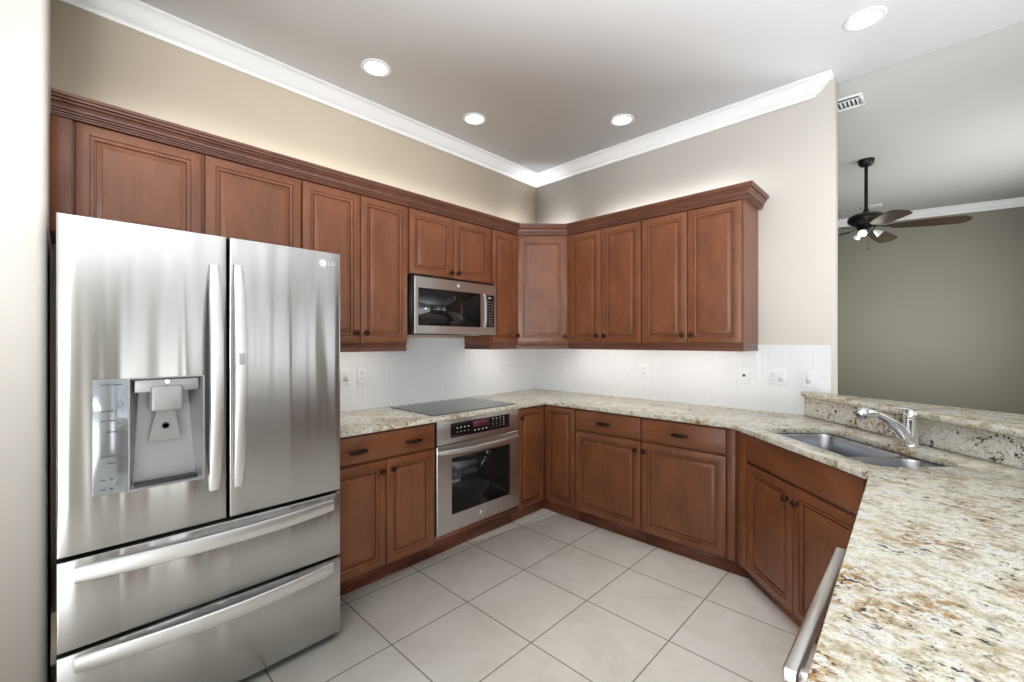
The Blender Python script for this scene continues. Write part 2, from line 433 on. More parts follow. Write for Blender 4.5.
# wall cabinets, left wall
o_ = -3.382
fc = cabinet('stained wood cabinet above the refrigerator with two wide low doors', (0, o_, 0), LW, -2.419 - o_, UD, 1.832, ZU1,
        doors=[(-3.312 - o_, -2.882 - o_, 1.836, ZD1), (-2.868 - o_, -2.424 - o_, 1.836, ZD1)])
obj('filler', mrbox(0, .060, -UD - .019, -UD, 1.834, ZU1 - .002, r=.001), M_wood, fc)
o_ = -2.418
cabinet('tall double door wall cabinet between refrigerator cabinet and microwave', (0, o_, 0), LW, .686, UD, ZU0, ZU1,
        doors=ydoors(0, [-2.416, -2.072, -1.735], ZU0 + .003, ZD1, o_), knobs=[(0, -2.104 - o_, 1.443), (1, -2.040 - o_, 1.443)])
o_ = -1.731
cabinet('short double door wall cabinet directly above the microwave', (0, o_, 0), LW, .776, UD, 1.850, ZU1,
        doors=ydoors(0, [-1.722, -1.343, -.964], 1.854, ZD1, o_), knobs=[(0, -1.373 - o_, 1.893), (1, -1.311 - o_, 1.893)])
o_ = -.954
cabinet('narrow single door wall cabinet beside the microwave', (0, o_, 0), LW, .308, UD, ZU0, ZU1,
        doors=[(.008, .303, ZU0 + .003, ZD1)], knobs=[(0, .284, 1.440)])
# diagonal corner wall cabinet; local x runs along the diagonal face
cx_, cy_ = .330, -.645
L_ = (.645 - .330) * S2
R45 = Matrix.Rotation(-PI / 4, 2)
def loc2(px, py, ox, oy, rz):
    dx, dy = px - ox, py - oy; c, s = math.cos(-rz), math.sin(-rz); return (dx * c - dy * s, dx * s + dy * c)
ccb = [loc2(px, py, cx_, cy_, PI / 4) for px, py in ((.002, -.645), (.330, -.645), (.645, -.330), (.645, -.002), (.002, -.002))]
t = thing('corner_cabinet', 'diagonal corner wall cabinet with one door where the walls meet', 'cabinet', (cx_, cy_, 0), PI / 4)
b = B(); prism(b, ccb, ZU0, ZU1); bmesh.ops.recalc_face_normals(b, faces=b.faces[:]); obj('body', b, M_wood, t)
d_ = obj('door', door_bm(.010, L_ - .010, ZU0 + .003, ZD1, -.022), M_wood, t)
obj('knob', knob_bm(L_ - .036, 1.432, -.0215), M_bronze, d_)
# wall cabinets, right wall
cabinet('double door wall cabinet right beside the diagonal corner cabinet', (.646, 0, 0), 0, .684, UD, ZU0, ZU1,
        doors=ydoors(0, [.650, .981, 1.327], ZU0 + .003, ZD1, .646), knobs=[(0, .948 - .646, 1.436), (1, 1.016 - .646, 1.436)])
cabinet('double door wall cabinet at the free end of the run, side panel exposed', (1.331, 0, 0), 0, .694, UD, ZU0, ZU1,
        doors=ydoors(0, [1.334, 1.673, 2.020], ZU0 + .003, ZD1, 1.331), knobs=[(0, 1.641 - 1.331, 1.436), (1, 1.706 - 1.331, 1.436)])
# wooden crown along all the wall cabinets
WC = [(0, 2.3005), (.024, 2.3005), (.024, 2.3075), (.030, 2.3085), (.030, 2.3135), (.0245, 2.3145), (.0245, 2.3175), (.033, 2.3185), (.033, 2.3245), (.028, 2.3255), (.028, 2.3280), (.036, 2.3290), (.038, 2.338), (.044, 2.347), (.053, 2.353), (.053, 2.3575), (.048, 2.3590), (.048, 2.3620), (.060, 2.3635), (.062, 2.370), (.068, 2.374), (.068, 2.386), (0, 2.386)]
b = B(); sweep(b, [(UD, -3.380), (UD, -.645), (.645, -UD), (2.0255, -UD), (2.0255, -.003)], WC); bmesh.ops.recalc_face_normals(b, faces=b.faces[:])
tag(obj('crown_moulding', b, M_crown, sharp=20), 'stepped dark wood crown moulding running along the top of the wall cabinets', 'moulding')
LR = [(0, 1.327), (.018, 1.327), (.020, 1.331), (.020, 1.352), (.016, 1.358), (.018, 1.364), (.020, 1.3785), (0, 1.3785)]
def rail(path):
    b = B(); sweep(b, path, LR); bmesh.ops.recalc_face_normals(b, faces=b.faces[:]); return obj('light_rail', b, M_crown, sharp=25)
tag(rail([(UD - .018, -2.416), (UD - .018, -1.752), (.004, -1.752)]), 'short wooden light rail under the cabinet between refrigerator and microwave', 'moulding')
tag(rail([(.010, -.936), (UD - .018, -.936), (UD - .018, -.638), (.638, -UD + .018), (2.006, -UD + .018), (2.006, -.010)]), 'long wooden light rail under the corner and right hand wall cabinets', 'moulding')

# base cabinets
BD = .610; ZB0, ZB1 = .104, .8835
TOE = .050
o_ = -2.432
cabinet('base cabinet between refrigerator and oven, wide drawer over two doors', (0, o_, 0), LW, .717, BD, ZB0, ZB1, name='base_cabinet',
        doors=[(-2.402 - o_, -2.060 - o_, .108, .711), (-2.054 - o_, -1.719 - o_, .108, .711)], drawers=[(-2.402 - o_, -1.719 - o_, .726, .872)], toe=TOE,
        knobs=[(0, -2.091 - o_, .655), (1, -2.021 - o_, .655)], pulls=[(0, -2.234 - o_, .792), (0, -1.880 - o_, .792)])
# oven surround
t = thing('oven_cabinet', 'wooden surround and toe board under the built in oven', 'cabinet', (0, -1.714, 0), LW)
b = B(); box(b, 0, .002, -BD, -.002, ZB0, ZB1); box(b, .763, .765, -BD, -.002, ZB0, ZB1); box(b, .002, .763, -BD - .012, -.002, ZB0, .144); obj('body', b, M_toe, t)
obj('toe_kick', mbox(0, .765, -BD + TOE, -.01, 0, ZB0 - .0005), M_toe, t)
# corner base cabinet with a two leaf door in the inner corner
t = thing('corner_base_cabinet', 'corner base cabinet with two narrow doors meeting in the inner corner', 'cabinet', (0, 0, 0), 0)
b = B(); prism(b, [(.002, -.948), (BD, -.948), (BD, -BD), (.926, -BD), (.926, -.002), (.002, -.002)], ZB0, ZB1); bmesh.ops.recalc_face_normals(b, faces=b.faces[:]); obj('body', b, M_wood, t)
def rot_door(x0, x1, z0, z1, M):
    b = door_bm(x0, x1, z0, z1, -BD - .022, fw_=.050); bmesh.ops.transform(b, matrix=M, verts=b.verts[:]); return b
RL = Matrix.Rotation(PI / 2, 4, 'Z')
d1 = obj('door', rot_door(-.943, -.635, .108, .872, RL), M_wood, t)
kb = knob_bm(-.917, .806, -BD - .0215); bmesh.ops.transform(kb, matrix=RL, verts=kb.verts[:]); obj('knob', kb, M_bronze, d1)
obj('door', rot_door(.635, .922, .108, .872, Matrix.Identity(4)), M_wood, t)
b = B(); prism(b, [(.01, -.948), (BD - TOE, -.948), (BD - TOE, -BD + TOE), (.926, -BD + TOE), (.926, -.01), (.01, -.01)], 0, ZB0 - .0005); bmesh.ops.recalc_face_normals(b, faces=b.faces[:]); obj('toe_kick', b, M_toe, t)
cabinet('base cabinet with one drawer and one door next to the corner doors', (.927, 0, 0), 0, .544, BD, ZB0, ZB1, name='base_cabinet',
        doors=[(.004, .541, .108, .711)], drawers=[(.004, .541, .726, .872)], toe=TOE, knobs=[(0, 1.433 - .927, .651)], pulls=[(0, 1.187 - .927, .795)])
c = cabinet('base cabinet with one drawer and one door next to the angled sink cabinet', (1.472, 0, 0), 0, .596, BD, ZB0, ZB1, name='base_cabinet',
        doors=[(.004, .541, .108, .711)], drawers=[(.004, .541, .726, .872)], toe=TOE, toe_w=2.114 - 2.068, knobs=[(0, 1.500 - 1.472, .651)], pulls=[(0, 1.743 - 1.472, .795)])
obj('filler', mrbox(.551, .592, -BD - .018, -BD, .106, .880, r=.001), M_wood, c)
# sink cabinet on the diagonal: local x = t, y = n (see sink below)
SK = -PI / 4
n_f, t0, t1 = 1.040, 1.914, 2.850
def tn(t_, n_): return ((t_ + n_) / S2, (n_ - t_) / S2)
nb = 1.54
p0 = tn(t0, nb)
t = thing('sink_cabinet', 'angled sink base cabinet with plain false front over two doors', 'cabinet', (p0[0], p0[1], 0), SK)
lx = lambda v: v - t0
ly = lambda v: v - nb
b = B(); y_f = ly(n_f)
for q in ((0, .020), (t1 - t0 - .020, t1 - t0)): box(b, q[0], q[1], y_f, 0, ZB0, ZB1)
box(b, .02, t1 - t0 - .02, y_f, y_f + .018, ZB0, ZB1); box(b, .02, t1 - t0 - .02, -.012, 0, ZB0, ZB1); box(b, .02, t1 - t0 - .02, y_f + .018, -.012, ZB0, ZB0 + .018)
obj('body', b, M_wood, t)
obj('filler', mrbox(-.006, .085, y_f - .018, y_f, .106, .880, r=.001), M_wood, t)
obj('drawer', door_bm(lx(2.012), lx(2.795), .726, .872, y_f - .022, raised=False), M_woodh, t, label='plain reddish brown false drawer front')
for (a, c_, kx) in ((2.012, 2.397, 2.364), (2.403, 2.795, 2.434)):
    d_ = obj('door', door_bm(lx(a), lx(c_), .108, .711, y_f - .022), M_wood, t)
    obj('knob', knob_bm(lx(kx), .642, y_f - .0215), M_bronze, d_)
obj('toe_kick', mbox(lx(1.893), t1 - t0, y_f + .060, -.02, 0, ZB0 - .0005), M_toe, t)
# peninsula cabinet between sink and dishwasher, facing the kitchen (-X)
PX = 2.768
cabinet('narrow base cabinet of the peninsula between sink cabinet and dishwasher', (3.34, -1.300, 0), -PI / 2, .59, 3.34 - PX, ZB0, ZB1, name='base_cabinet',
        doors=[(.045, .585, .108, .711)], drawers=[(.045, .585, .726, .872)], toe=TOE, knobs=[(0, .08, .651)], pulls=[(0, .315, .795)])
t = thing('end_panel', 'wooden end panel closing the peninsula behind the dishwasher', 'panel', (3.34, -2.512, 0), -PI / 2)
obj('panel', mbox(0, .27, -(3.34 - PX), 0, .0, ZB1), M_wood, t)

# ------------------------------------------------------------------ worktop, bar ledge
SINK_OUT = [tn(a, b_) for a, b_ in rrect(2.046, 2.784, 1.086, 1.452, (.09, .10, .022, .06), 8)]
outer = [(.009, -2.432), (.652, -2.432), (.652, -.652), (2.052, -.652), (2.722, -1.322), (2.755, -2.79), (3.335, -2.79), (3.335, -1.076), (2.2595 + .009, -.009), (.009, -.009)]
b = B(); slab(b, [outer, SINK_OUT], .884, .914)
es = [e for e in b.edges if len(e.link_faces) == 2 and e.calc_face_angle() > .8 and abs(e.verts[0].co.z - e.verts[1].co.z) < 1e-5]
bmesh.ops.bevel(b, geom=es, offset=.005, segments=2, profile=.5, affect='EDGES')
tag(obj('worktop', b, M_gran), 'cream and gold granite worktop wrapping the kitchen and peninsula', 'worktop')
# half wall behind the sink, granite face, raised ledge
def strip(c0, c1, xs=3.36, x_out=None, yend=-2.79):
    """45 degree band between sums c0 and c1 (x + y), turning along the peninsula"""
    off = (c1 - c0) / S2
    return [(c0 + .0, -.0), (xs - .0, c0 - xs), (xs, yend), (xs + off, yend), (xs + off, c1 - xs - off), (c1, 0)]
b = B(); prism(b, [(2.328, -.012), (3.380, -1.087), (3.380, -2.79), (3.50, -2.79), (3.50, -1.04), (2.450, -.012 + .0)], 0, 1.034); bmesh.ops.recalc_face_normals(b, faces=b.faces[:]); struct('wall_half', b, M_cream)
b = B(); prism(b, [(2.296, -.012), (3.345, -1.081), (3.345, -2.79), (3.378, -2.79), (3.378, -1.088), (2.325, -.012)], .9145, 1.0345); bmesh.ops.recalc_face_normals(b, faces=b.faces[:])
tag(obj('granite_backsplash', b, M_gran2), 'speckled granite upstand behind the sink beneath the raised ledge', 'backsplash')
led = [(2.283, -.050), (2.292, -.066), (3.29, -1.086), (3.29, -2.82), (3.78, -2.82), (3.78, -.69), (3.182, -.400), (2.489, -.077), (2.470, -.012), (2.296, -.012), (2.284, -.020)]
b = B(); slab(b, [led], 1.035, 1.069)
es = [e for e in b.edges if len(e.link_faces) == 2 and e.calc_face_angle() > .8 and abs(e.verts[0].co.z - e.verts[1].co.z) < 1e-5]
bmesh.ops.bevel(b, geom=es, offset=.014, segments=4, profile=.5, affect='EDGES')
tag(obj('bar_ledge', b, M_gran), 'raised granite bar ledge with rounded edge above the sink upstand', 'counter')

# ------------------------------------------------------------------ sink and faucet
st = thing('sink', 'undermount double bowl stainless sink set in the granite', 'sink', (*tn(2.41, 1.27), .60), SK)
def bowl_bm(x0, x1, y0, y1, r, depth):
    b = B(); z = .8825 - .60; rings = []
    for ins, dz, rr in ((0, 0, r), (.004, .010, r), (.008, depth * .5, r), (.014, depth * .85, r), (.030, depth * .97, r * .9), (.055, depth, r * .7)):
        lp = rrect(x0 + ins, x1 - ins, y0 + ins, y1 - ins, rr, 7); rings.append([b.verts.new((p[0] - 2.41, p[1] - 1.27, z - dz)) for p in lp])
    for p, q in zip(rings, rings[1:]):
        n = len(p)
        for k in range(n): b.faces.new((p[k], p[(k + 1) % n], q[(k + 1) % n], q[k]))
    b.faces.new(rings[-1]); return b
for n_, x0, x1, y0, y1, dp in (('left', 2.054, 2.530, 1.094, 1.446, .20), ('right', 2.556, 2.776, 1.094, 1.440, .17)):
    bw = obj('bowl', bowl_bm(x0, x1, y0, y1, .060, dp), M_sink, st, sharp=50)
    b = B(); mx, my = (x0 + x1) / 2 - 2.41, (y0 + y1) / 2 - 1.27 + .03
    lathe(b, [(0, .001), (.030, .001), (.036, .003), (.044, .004), (.046, .001), (.046, -.001)], 24, T(mx, my, .2825 - dp + .0005)); obj('drain', b, M_chrome, bw)
b = B(); f = lambda lp: [(p[0] - 2.41, p[1] - 1.27) for p in lp]
slab(b, [f(rrect(2.032, 2.798, 1.070, 1.470, .06, 6)), f(rrect(2.0545, 2.5295, 1.0945, 1.4455, .060, 7)), f(rrect(2.5565, 2.7755, 1.0945, 1.4395, .060, 7))], .8815 - .60, .8832 - .60)
obj('flange', b, M_sink, st)
fx, fy = 2.820, -.681
ft = thing('faucet', 'chrome single lever pull out faucet standing behind the sink', 'faucet', (fx, fy, .9142), SK)
# local +y points to the bar, spout reaches along -y
b = B(); lathe(b, [(.031, 0), (.031, .006), (.027, .012), (.0255, .05), (.0255, .115), (.027, .122), (.027, .128), (0, .128)], 32); obj('body', b, M_chrome, ft)
pts = [(0, -.006, .018), (0, -.030, .050), (0, -.060, .085), (0, -.095, .115), (0, -.130, .137), (0, -.160, .150)]
b = B(); tube(b, pts, [.025, .024, .022, .019, .0175, .017], 20); obj('spout', b, M_chrome, ft)
b = B(); tube(b, [(0, -.158, .150), (0, -.178, .156), (0, -.200, .158), (0, -.222, .153), (0, -.236, .146), (0, -.243, .142), (0, -.246, .140)], [.0175, .0210, .0245, .0255, .0235, .018, .006], 20); obj('spray_head', b, M_chrome, ft)
b = B(); lathe(b, [(.0265, .129), (.0275, .135), (.0275, .150), (.025, .160), (.018, .167), (0, .170)], 28)
obj('lever_hub', b, M_chrome, ft)
b = B(); tube(b, [(0, .012, .164), (0, -.020, .170), (0, -.050, .174), (0, -.082, .176), (0, -.100, .175)], [.014, .014, .0115, .009, .007], 12, .45); obj('lever', b, M_chrome, ft)

# ------------------------------------------------------------------ refrigerator
XF, XB = .905, .80
YL, YR, YM = -3.3630, -2.4470, -2.9000
fr = thing('refrigerator', 'large stainless French door refrigerator with two freezer drawers', 'refrigerator', (.42, -2.905, 0), LW)
# local: x = world y + 2.905 ; y = -(world x - .42)
FX = lambda wy: wy + 2.905
FY = lambda wx: -(wx - .42)
def fpanel(y0, y1, z0, z1, xf=XF, xb=XB + .004, hole=None, depth=.09, sag=.007, r=.007):
    b = B(); cy = -2.905; hw = .458
    ys = sorted(set([y0, y0 + r * .3, y0 + r] + [y0 + (y1 - y0) * i / 14 for i in range(1, 14)] + [y1 - r, y1 - r * .3, y1] + (list(hole[:2]) if hole else [])))
    zs = sorted(set([z0, z0 + r * .3, z0 + r, z1 - r, z1 - r * .3, z1] + (list(hole[2:]) if hole else [])))
    def X(y, z):
        e = min(y - y0, y1 - y, z - z0, z1 - z); d = 0
        if e < r: d = r - math.sqrt(max(0, r * r - (r - e) ** 2))
        return xf - sag * ((y - cy) / hw) ** 2 - d
    V = {}
    for i, y in enumerate(ys):
        for j, z in enumerate(zs): V[i, j] = b.verts.new((FX(y), FY(X(y, z)), z))
    inh = lambda i, j: hole and hole[0] - 1e-6 <= ys[i] and ys[i + 1] <= hole[1] + 1e-6 and hole[2] - 1e-6 <= zs[j] and zs[j + 1] <= hole[3] + 1e-6
    for i in range(len(ys) - 1):
        for j in range(len(zs) - 1):
            if not inh(i, j): b.faces.new((V[i, j], V[i + 1, j], V[i + 1, j + 1], V[i, j + 1]))
    bd = [e for e in b.edges if len(e.link_faces) == 1]
    hb = [e for e in bd if hole and all(hole[0] - 1e-4 < v.co.x - FX(0) < hole[1] + 1e-4 and hole[2] - 1e-4 < v.co.z < hole[3] + 1e-4 for v in e.verts)]
    ob = [e for e in bd if e not in hb]
    for es, xx in ((ob, xb), (hb, xf - depth)):
        if not es: continue
        gm = bmesh.ops.extrude_edge_only(b, edges=es); vs = [v for v in gm['geom'] if isinstance(v, bmesh.types.BMVert)]
        for v in vs: v.co.y = FY(xx)
        ee = [e for e in gm['geom'] if isinstance(e, bmesh.types.BMEdge)]
        bmesh.ops.contextual_create(b, geom=ee)
    bmesh.ops.recalc_face_normals(b, faces=b.faces[:]); return b
obj('casing', mrbox(FX(YL + .004), FX(YR - .004), FY(XB), FY(.03), .03, 1.780, r=.004), M_dkgrey, fr)
b = B(); box(b, FX(YL + .03), FX(YR - .03), FY(XB - .05), FY(.05), .0, .03); obj('foot_plate', b, M_black, fr)
HOLE = (-3.190, -2.981, .880, 1.262)
ld = obj('door', fpanel(YL, YM - .0045, .702, 1.799, hole=(HOLE[0] + .001, HOLE[1] - .001, HOLE[2] + .001, HOLE[3] - .001)), M_steel, fr, label='left door with water dispenser')
rd = obj('door', fpanel(YM + .0045, YR, .702, 1.799), M_steel, fr, label='right door with badge')
d1 = obj('drawer', fpanel(YL, YR, .400, .690), M_steel, fr)
d2 = obj('drawer', fpanel(YL, YR, .040, .388), M_steel, fr)
obj('gasket', mbox(FX(YM - .003), FX(YM + .003), FY(XB + .06), FY(XB), .71, 1.775), M_black, fr)
def bow(p0, p1, out0, out1, wv, width, thick, n=22, endw=.7, sk=2.2):
    """flat bar bowed outwards between p0 and p1 (local coords, outward = -y)"""
    b = B(); p0 = Vector(p0); p1 = Vector(p1); wv = Vector(wv); rings = []
    prof = [(-.5, .1), (-.42, -.35), (-.25, -.5), (.25, -.5), (.42, -.35), (.5, .1), (.4, .5), (-.4, .5)]
    for i in range(n + 1):
        u = -1 + 2 * i / n; s = 1 - abs(u) ** sk; c = p0.lerp(p1, (u + 1) / 2); o = out0 + (out1 - out0) * s
        ww = width * (endw + (1 - endw) * (1 - abs(u) ** 6))
        rings.append([b.verts.new(c + wv * a * ww + Vector((0, -1, 0)) * (o - d * thick)) for a, d in prof])
    k = len(prof)
    for p, q in zip(rings, rings[1:]):
        for j in range(k): b.faces.new((p[j], p[(j + 1) % k], q[(j + 1) % k], q[j]))
    b.faces.new(rings[0][::-1]); b.faces.new(rings[-1]); bmesh.ops.recalc_face_normals(b, faces=b.faces[:]); return b
fsurf = lambda wy: FY(XF - .007 * ((wy + 2.905) / .458) ** 2)
obj('handle', bow((FX(-2.947), fsurf(-2.94), .825), (FX(-2.947), fsurf(-2.94), 1.683), .006, .052, (1, 0, 0), .046, .020), M_satin, ld)
hR = obj('handle', bow((FX(-2.868), fsurf(-2.86), .820), (FX(-2.868), fsurf(-2.86), 1.690), .006, .052, (1, 0, 0), .046, .020), M_satin, rd)
b = B(); rbox(b, FX(-2.868) - .010, FX(-2.868) + .010, fsurf(-2.86) - .064, fsurf(-2.86) - .058, 1.302, 1.345, r=.002)
obj('button', b, M_greyplastic, rd)
for d_, z in ((d1, .640), (d2, .350)):
    obj('handle', bow((FX(-3.322), fsurf(-3.32), z), (FX(-2.484), fsurf(-2.49), z), .004, .050, (0, 0, 1), .056, .014, 30, .92, 2.0), M_satin, d_)
# touch panel and dispenser
b = B(); rbox(b, FX(-3.281), FX(-3.193), FY(XF + .0015), FY(XF - .010), .880, 1.264, r=.0015); tp = obj('control_panel', b, M_panelglass, ld)
b = B(); yf = FY(XF + .0019)
for i, z in enumerate((1.246, 1.158, 1.126, 1.088, 1.008, .984, .930, .898)):
    w2 = (.052, .032, .036, .026, .034, .020, .012, .012)[i]
    x0 = FX(-3.262) + (.016 if i in (3, 5) else 0)
    box(b, x0, x0 + w2, yf - .0004, yf, z - .0016, z + .0016)
for z in (.930, .898): box(b, FX(-3.238), FX(-3.238) + .006, yf - .0004, yf, z - .003, z + .003)
for z in (1.178, 1.124, 1.088, 1.034, .998, .956, .918):
    n = 20; cx2 = FX(-3.214)
    o1 = [b.verts.new((cx2 + .0095 * math.cos(2 * PI * i / n), yf - .0003, z + .0095 * math.sin(2 * PI * i / n))) for i in range(n)]
    o2 = [b.verts.new((cx2 + .0072 * math.cos(2 * PI * i / n), yf - .0003, z + .0072 * math.sin(2 * PI * i / n))) for i in range(n)]
    for i in range(n): b.faces.new((o1[i], o1[(i + 1) % n], o2[(i + 1) % n], o2[i]))
marks(b, 'printed_mark', M_mark, ld)
b = B(); D = XF - .088
X0, X1, Z0, Z1 = FX(HOLE[0] + .002), FX(HOLE[1] - .002), HOLE[2] + .002, HOLE[3] - .002
# cavity lining: open box with sloping back
fv = [b.verts.new(p) for p in ((X0, FY(XF - .004), Z0), (X1, FY(XF - .004), Z0), (X1, FY(XF - .004), Z1), (X0, FY(XF - .004), Z1))]
ff = [b.verts.new(p) for p in ((X0 - .001, FY(XF + .001), Z0 - .001), (X1 + .001, FY(XF + .001), Z0 - .001), (X1 + .001, FY(XF + .001), Z1 + .001), (X0 - .001, FY(XF + .001), Z1 + .001))]
fo = [b.verts.new(p) for p in ((X0 - .007, FY(XF + .001), Z0 - .007), (X1 + .007, FY(XF + .001), Z0 - .007), (X1 + .007, FY(XF + .001), Z1 + .005), (X0 - .007, FY(XF + .001), Z1 + .005))]
bk = [b.verts.new(p) for p in ((X0 + .012, FY(D + .028), Z0 + .014), (X1 - .012, FY(D + .028), Z0 + .014), (X1 - .030, FY(D), Z1 - .06), (X0 + .030, FY(D), Z1 - .06))]
tk = [b.verts.new(p) for p in ((X0 + .030, FY(D), Z1 - .03), (X1 - .030, FY(D), Z1 - .03))]
for a, c_ in ((fo, ff), (ff, fv)):
    for i in range(4): b.faces.new((a[i], a[(i + 1) % 4], c_[(i + 1) % 4], c_[i]))
b.faces.new((fv[0], fv[1], bk[1], bk[0])); b.faces.new((bk[0], bk[1], bk[2], bk[3])); b.faces.new((bk[3], bk[2], tk[1], tk[0]))
b.faces.new((fv[1], fv[2], tk[1], bk[2], bk[1])); b.faces.new((fv[3], fv[0], bk[0], bk[3], tk[0])); b.faces.new((fv[2], fv[3], tk[0], tk[1]))
bmesh.ops.recalc_face_normals(b, faces=b.faces[:]); cav = obj('dispenser_recess', b, M_greyplastic, ld)
obj('dispenser_header', mrbox(X0 + .012, X1 - .010, FY(XF - .006), FY(XF - .07), 1.212, Z1 - .004, r=.004), M_greyplastic, ld)
xm = FX(-3.088)
obj('dispenser_spout', mrbox(xm - .046, xm + .046, FY(XF + .004), FY(XF - .06), 1.142, 1.232, r=.008, seg=3), M_greyplastic, ld)
b = B()
q = [(xm - .026, FY(XF - .028), 1.142), (xm + .026, FY(XF - .028), 1.142), (xm + .048, FY(XF - .046), 1.030), (xm - .048, FY(XF - .046), 1.030)]
v1 = [b.verts.new(p) for p in q]; v2 = [b.verts.new((p[0], p[1] + .006, p[2])) for p in q]
b.faces.new(v1); b.faces.new(v2[::-1])
for i in range(4): b.faces.new((v1[i], v1[(i + 1) % 4], v2[(i + 1) % 4], v2[i]))
bmesh.ops.bevel(b, geom=b.edges[:], offset=.002, segments=2, affect='EDGES'); bmesh.ops.recalc_face_normals(b, faces=b.faces[:]); pd = obj('dispenser_paddle', b, M_greyplastic, ld)
b = B(); lathe(b, [(.012, 0), (.012, .003), (.009, .004), (.009, 0)], 20, T(xm, FY(XF - .036) - .001, 1.085) @ RX(PI / 2)); obj('paddle_ring', b, M_mark, ld)
b = B(); lathe(b, [(.008, 0), (.008, .010), (0, .011)], 14, T(xm, FY(XF - .004), 1.247) @ RX(PI / 2)); obj('indicator', b, M_plastic, ld)
obj('drip_tray', mrbox(X0 + .012, X1 - .012, FY(XF - .010), FY(XF - .050), Z0 + .001, Z0 + .012, r=.002), M_dkgrey, ld)

def text(s, size, M, m, parent, name, ext=.0004):
    cu = bpy.data.curves.new(name, 'FONT'); cu.body = s; cu.size = size; cu.extrude = ext; cu.align_x = 'CENTER'; cu.align_y = 'CENTER'
    o = bpy.data.objects.new(name, cu); C.objects.link(o); dg = bpy.context.evaluated_depsgraph_get(); dg.update()
    me = bpy.data.meshes.new_from_object(o.evaluated_get(dg)); bpy.data.objects.remove(o); me.transform(M); me.materials.clear(); me.materials.append(m)
    r = bpy.data.objects.new(name, me); C.objects.link(r); r.parent = parent; return r
ls = fsurf(-2.52) - .0012
b = B(); lathe(b, [(0, 0), (.0165, 0), (.0165, .0015), (0, .0015)], 28, T(FX(-2.531), ls + .0018, 1.745) @ RX(PI / 2)); bd = obj('badge', b, M_markw, rd)
b = B()
box(b, FX(-2.531) - .001, FX(-2.531) + .0008, ls - .0006, ls + .0005, 1.739, 1.752); box(b, FX(-2.531) - .001, FX(-2.531) + .005, ls - .0006, ls + .0005, 1.739, 1.7406)
n = 22
for i in range(n):
    if 1 <= i <= 4: continue
    a0, a1 = 2 * PI * i / n, 2 * PI * (i + 1) / n
    b.faces.new([b.verts.new((FX(-2.531) + r_ * math.cos(a), ls - .0004, 1.745 + r_ * math.sin(a))) for r_, a in ((.0125, a0), (.0125, a1), (.0112, a1), (.0112, a0))])
obj('badge_mark', b, M_mark, rd)
text('LG', .030, T(FX(-2.492), ls - .0002, 1.745) @ RX(PI / 2), M_markw, rd, 'badge_lettering')

# ------------------------------------------------------------------ cooktop
ct = thing('cooktop', 'black glass electric cooktop set flush in the granite', 'cooktop', (.344, -1.331, .914), LW)
b = B()
prism(b, rrect(-.379, .379, -.262, .262, .010, 4), .0006, .0052)
es = [e for e in b.edges if abs(e.verts[0].co.z - e.verts[1].co.z) < 1e-6 and e.verts[0].co.z > .005]
bmesh.ops.bevel(b, geom=es, offset=.0015, segments=2, affect='EDGES'); bmesh.ops.recalc_face_normals(b, faces=b.faces[:]); obj('glass_plate', b, M_glass, ct)
M_ring = mat('grey printed burner ring', srgb(40, 40, 41), .25)
for x, y, r_ in ((-.21, .12, .09), (-.21, -.13, .075), (.21, .12, .075), (.20, -.13, .105)):
    b = B(); n = 48
    o1 = [b.verts.new((x + r_ * math.cos(2 * PI * i / n), y + r_ * math.sin(2 * PI * i / n), .0054)) for i in range(n)]
    o2 = [b.verts.new((x + (r_ - .002) * math.cos(2 * PI * i / n), y + (r_ - .002) * math.sin(2 * PI * i / n), .0054)) for i in range(n)]
    for i in range(n): b.faces.new((o1[i], o1[(i + 1) % n], o2[(i + 1) % n], o2[i]))
    obj('burner_ring', b, M_ring, ct)

# ------------------------------------------------------------------ wall oven (under the cooktop)
ov = thing('oven', 'built in stainless oven with black window under the cooktop', 'oven', (0, -1.708, 0), LW)
OY = lambda wy: wy + 1.708
obj('casing', mbox(.006, .750, -.600, -.05, .150, .878), M_dkgrey, ov)
pn = obj('control_panel', mrbox(.001, .756, -.640, -.600, .727, .881, r=.003), M_steel2, ov)
dg_ = obj('display_glass', mrbox(OY(-1.600), OY(-1.052), -.6415, -.6385, .762, .858, r=.001), M_glass, pn)
obj('clock_display', mbox(OY(-1.408), OY(-1.258), -.6420, -.6415, .806, .850), M_red, pn)
b = B(); yf = -.6420
for r in range(2):
    for c_ in range(4):
        x = OY(-1.545) + c_ * .032; z = .822 - r * .026
        box(b, x - .0055, x + .0055, yf, yf + .0006, z - (.0045 if r == 0 else .0018), z + (.0045 if r == 0 else .0018))
for c_ in range(4):
    x = OY(-1.392) + c_ * .036; box(b, x - .007, x + .007, yf, yf + .0006, .783, .790)
for r in range(4):
    for c_ in range(4):
        x = OY(-1.222) + c_ * .036; z = .842 - r * .018
        s_ = .0045 if (r == 0 or c_ == 3) else .0025
        box(b, x - s_, x + s_, yf, yf + .0006, z - s_ * .8, z + s_ * .8)
marks(b, 'touch_key', M_markw, pn)
def frame_bm(x0, x1, z0, z1, hx0, hx1, hz0, hz1, yf, yb):
    b = B(); R = []
    for a, (u0, u1, w0, w1), y in ((0, (x0, x1, z0, z1), yb), (1, (x0, x1, z0, z1), yf + .003), (2, (x0 + .003, x1 - .003, z0 + .003, z1 - .003), yf), (3, (hx0, hx1, hz0, hz1), yf), (4, (hx0, hx1, hz0, hz1), yb)):
        R.append([b.verts.new(p) for p in ((u0, y, w0), (u1, y, w0), (u1, y, w1), (u0, y, w1))])
    R.append(R[0])
    for p, q in zip(R, R[1:]):
        for k in range(4): b.faces.new((p[k], p[(k + 1) % 4], q[(k + 1) % 4], q[k]))
    bmesh.ops.recalc_face_normals(b, faces=b.faces[:]); return b
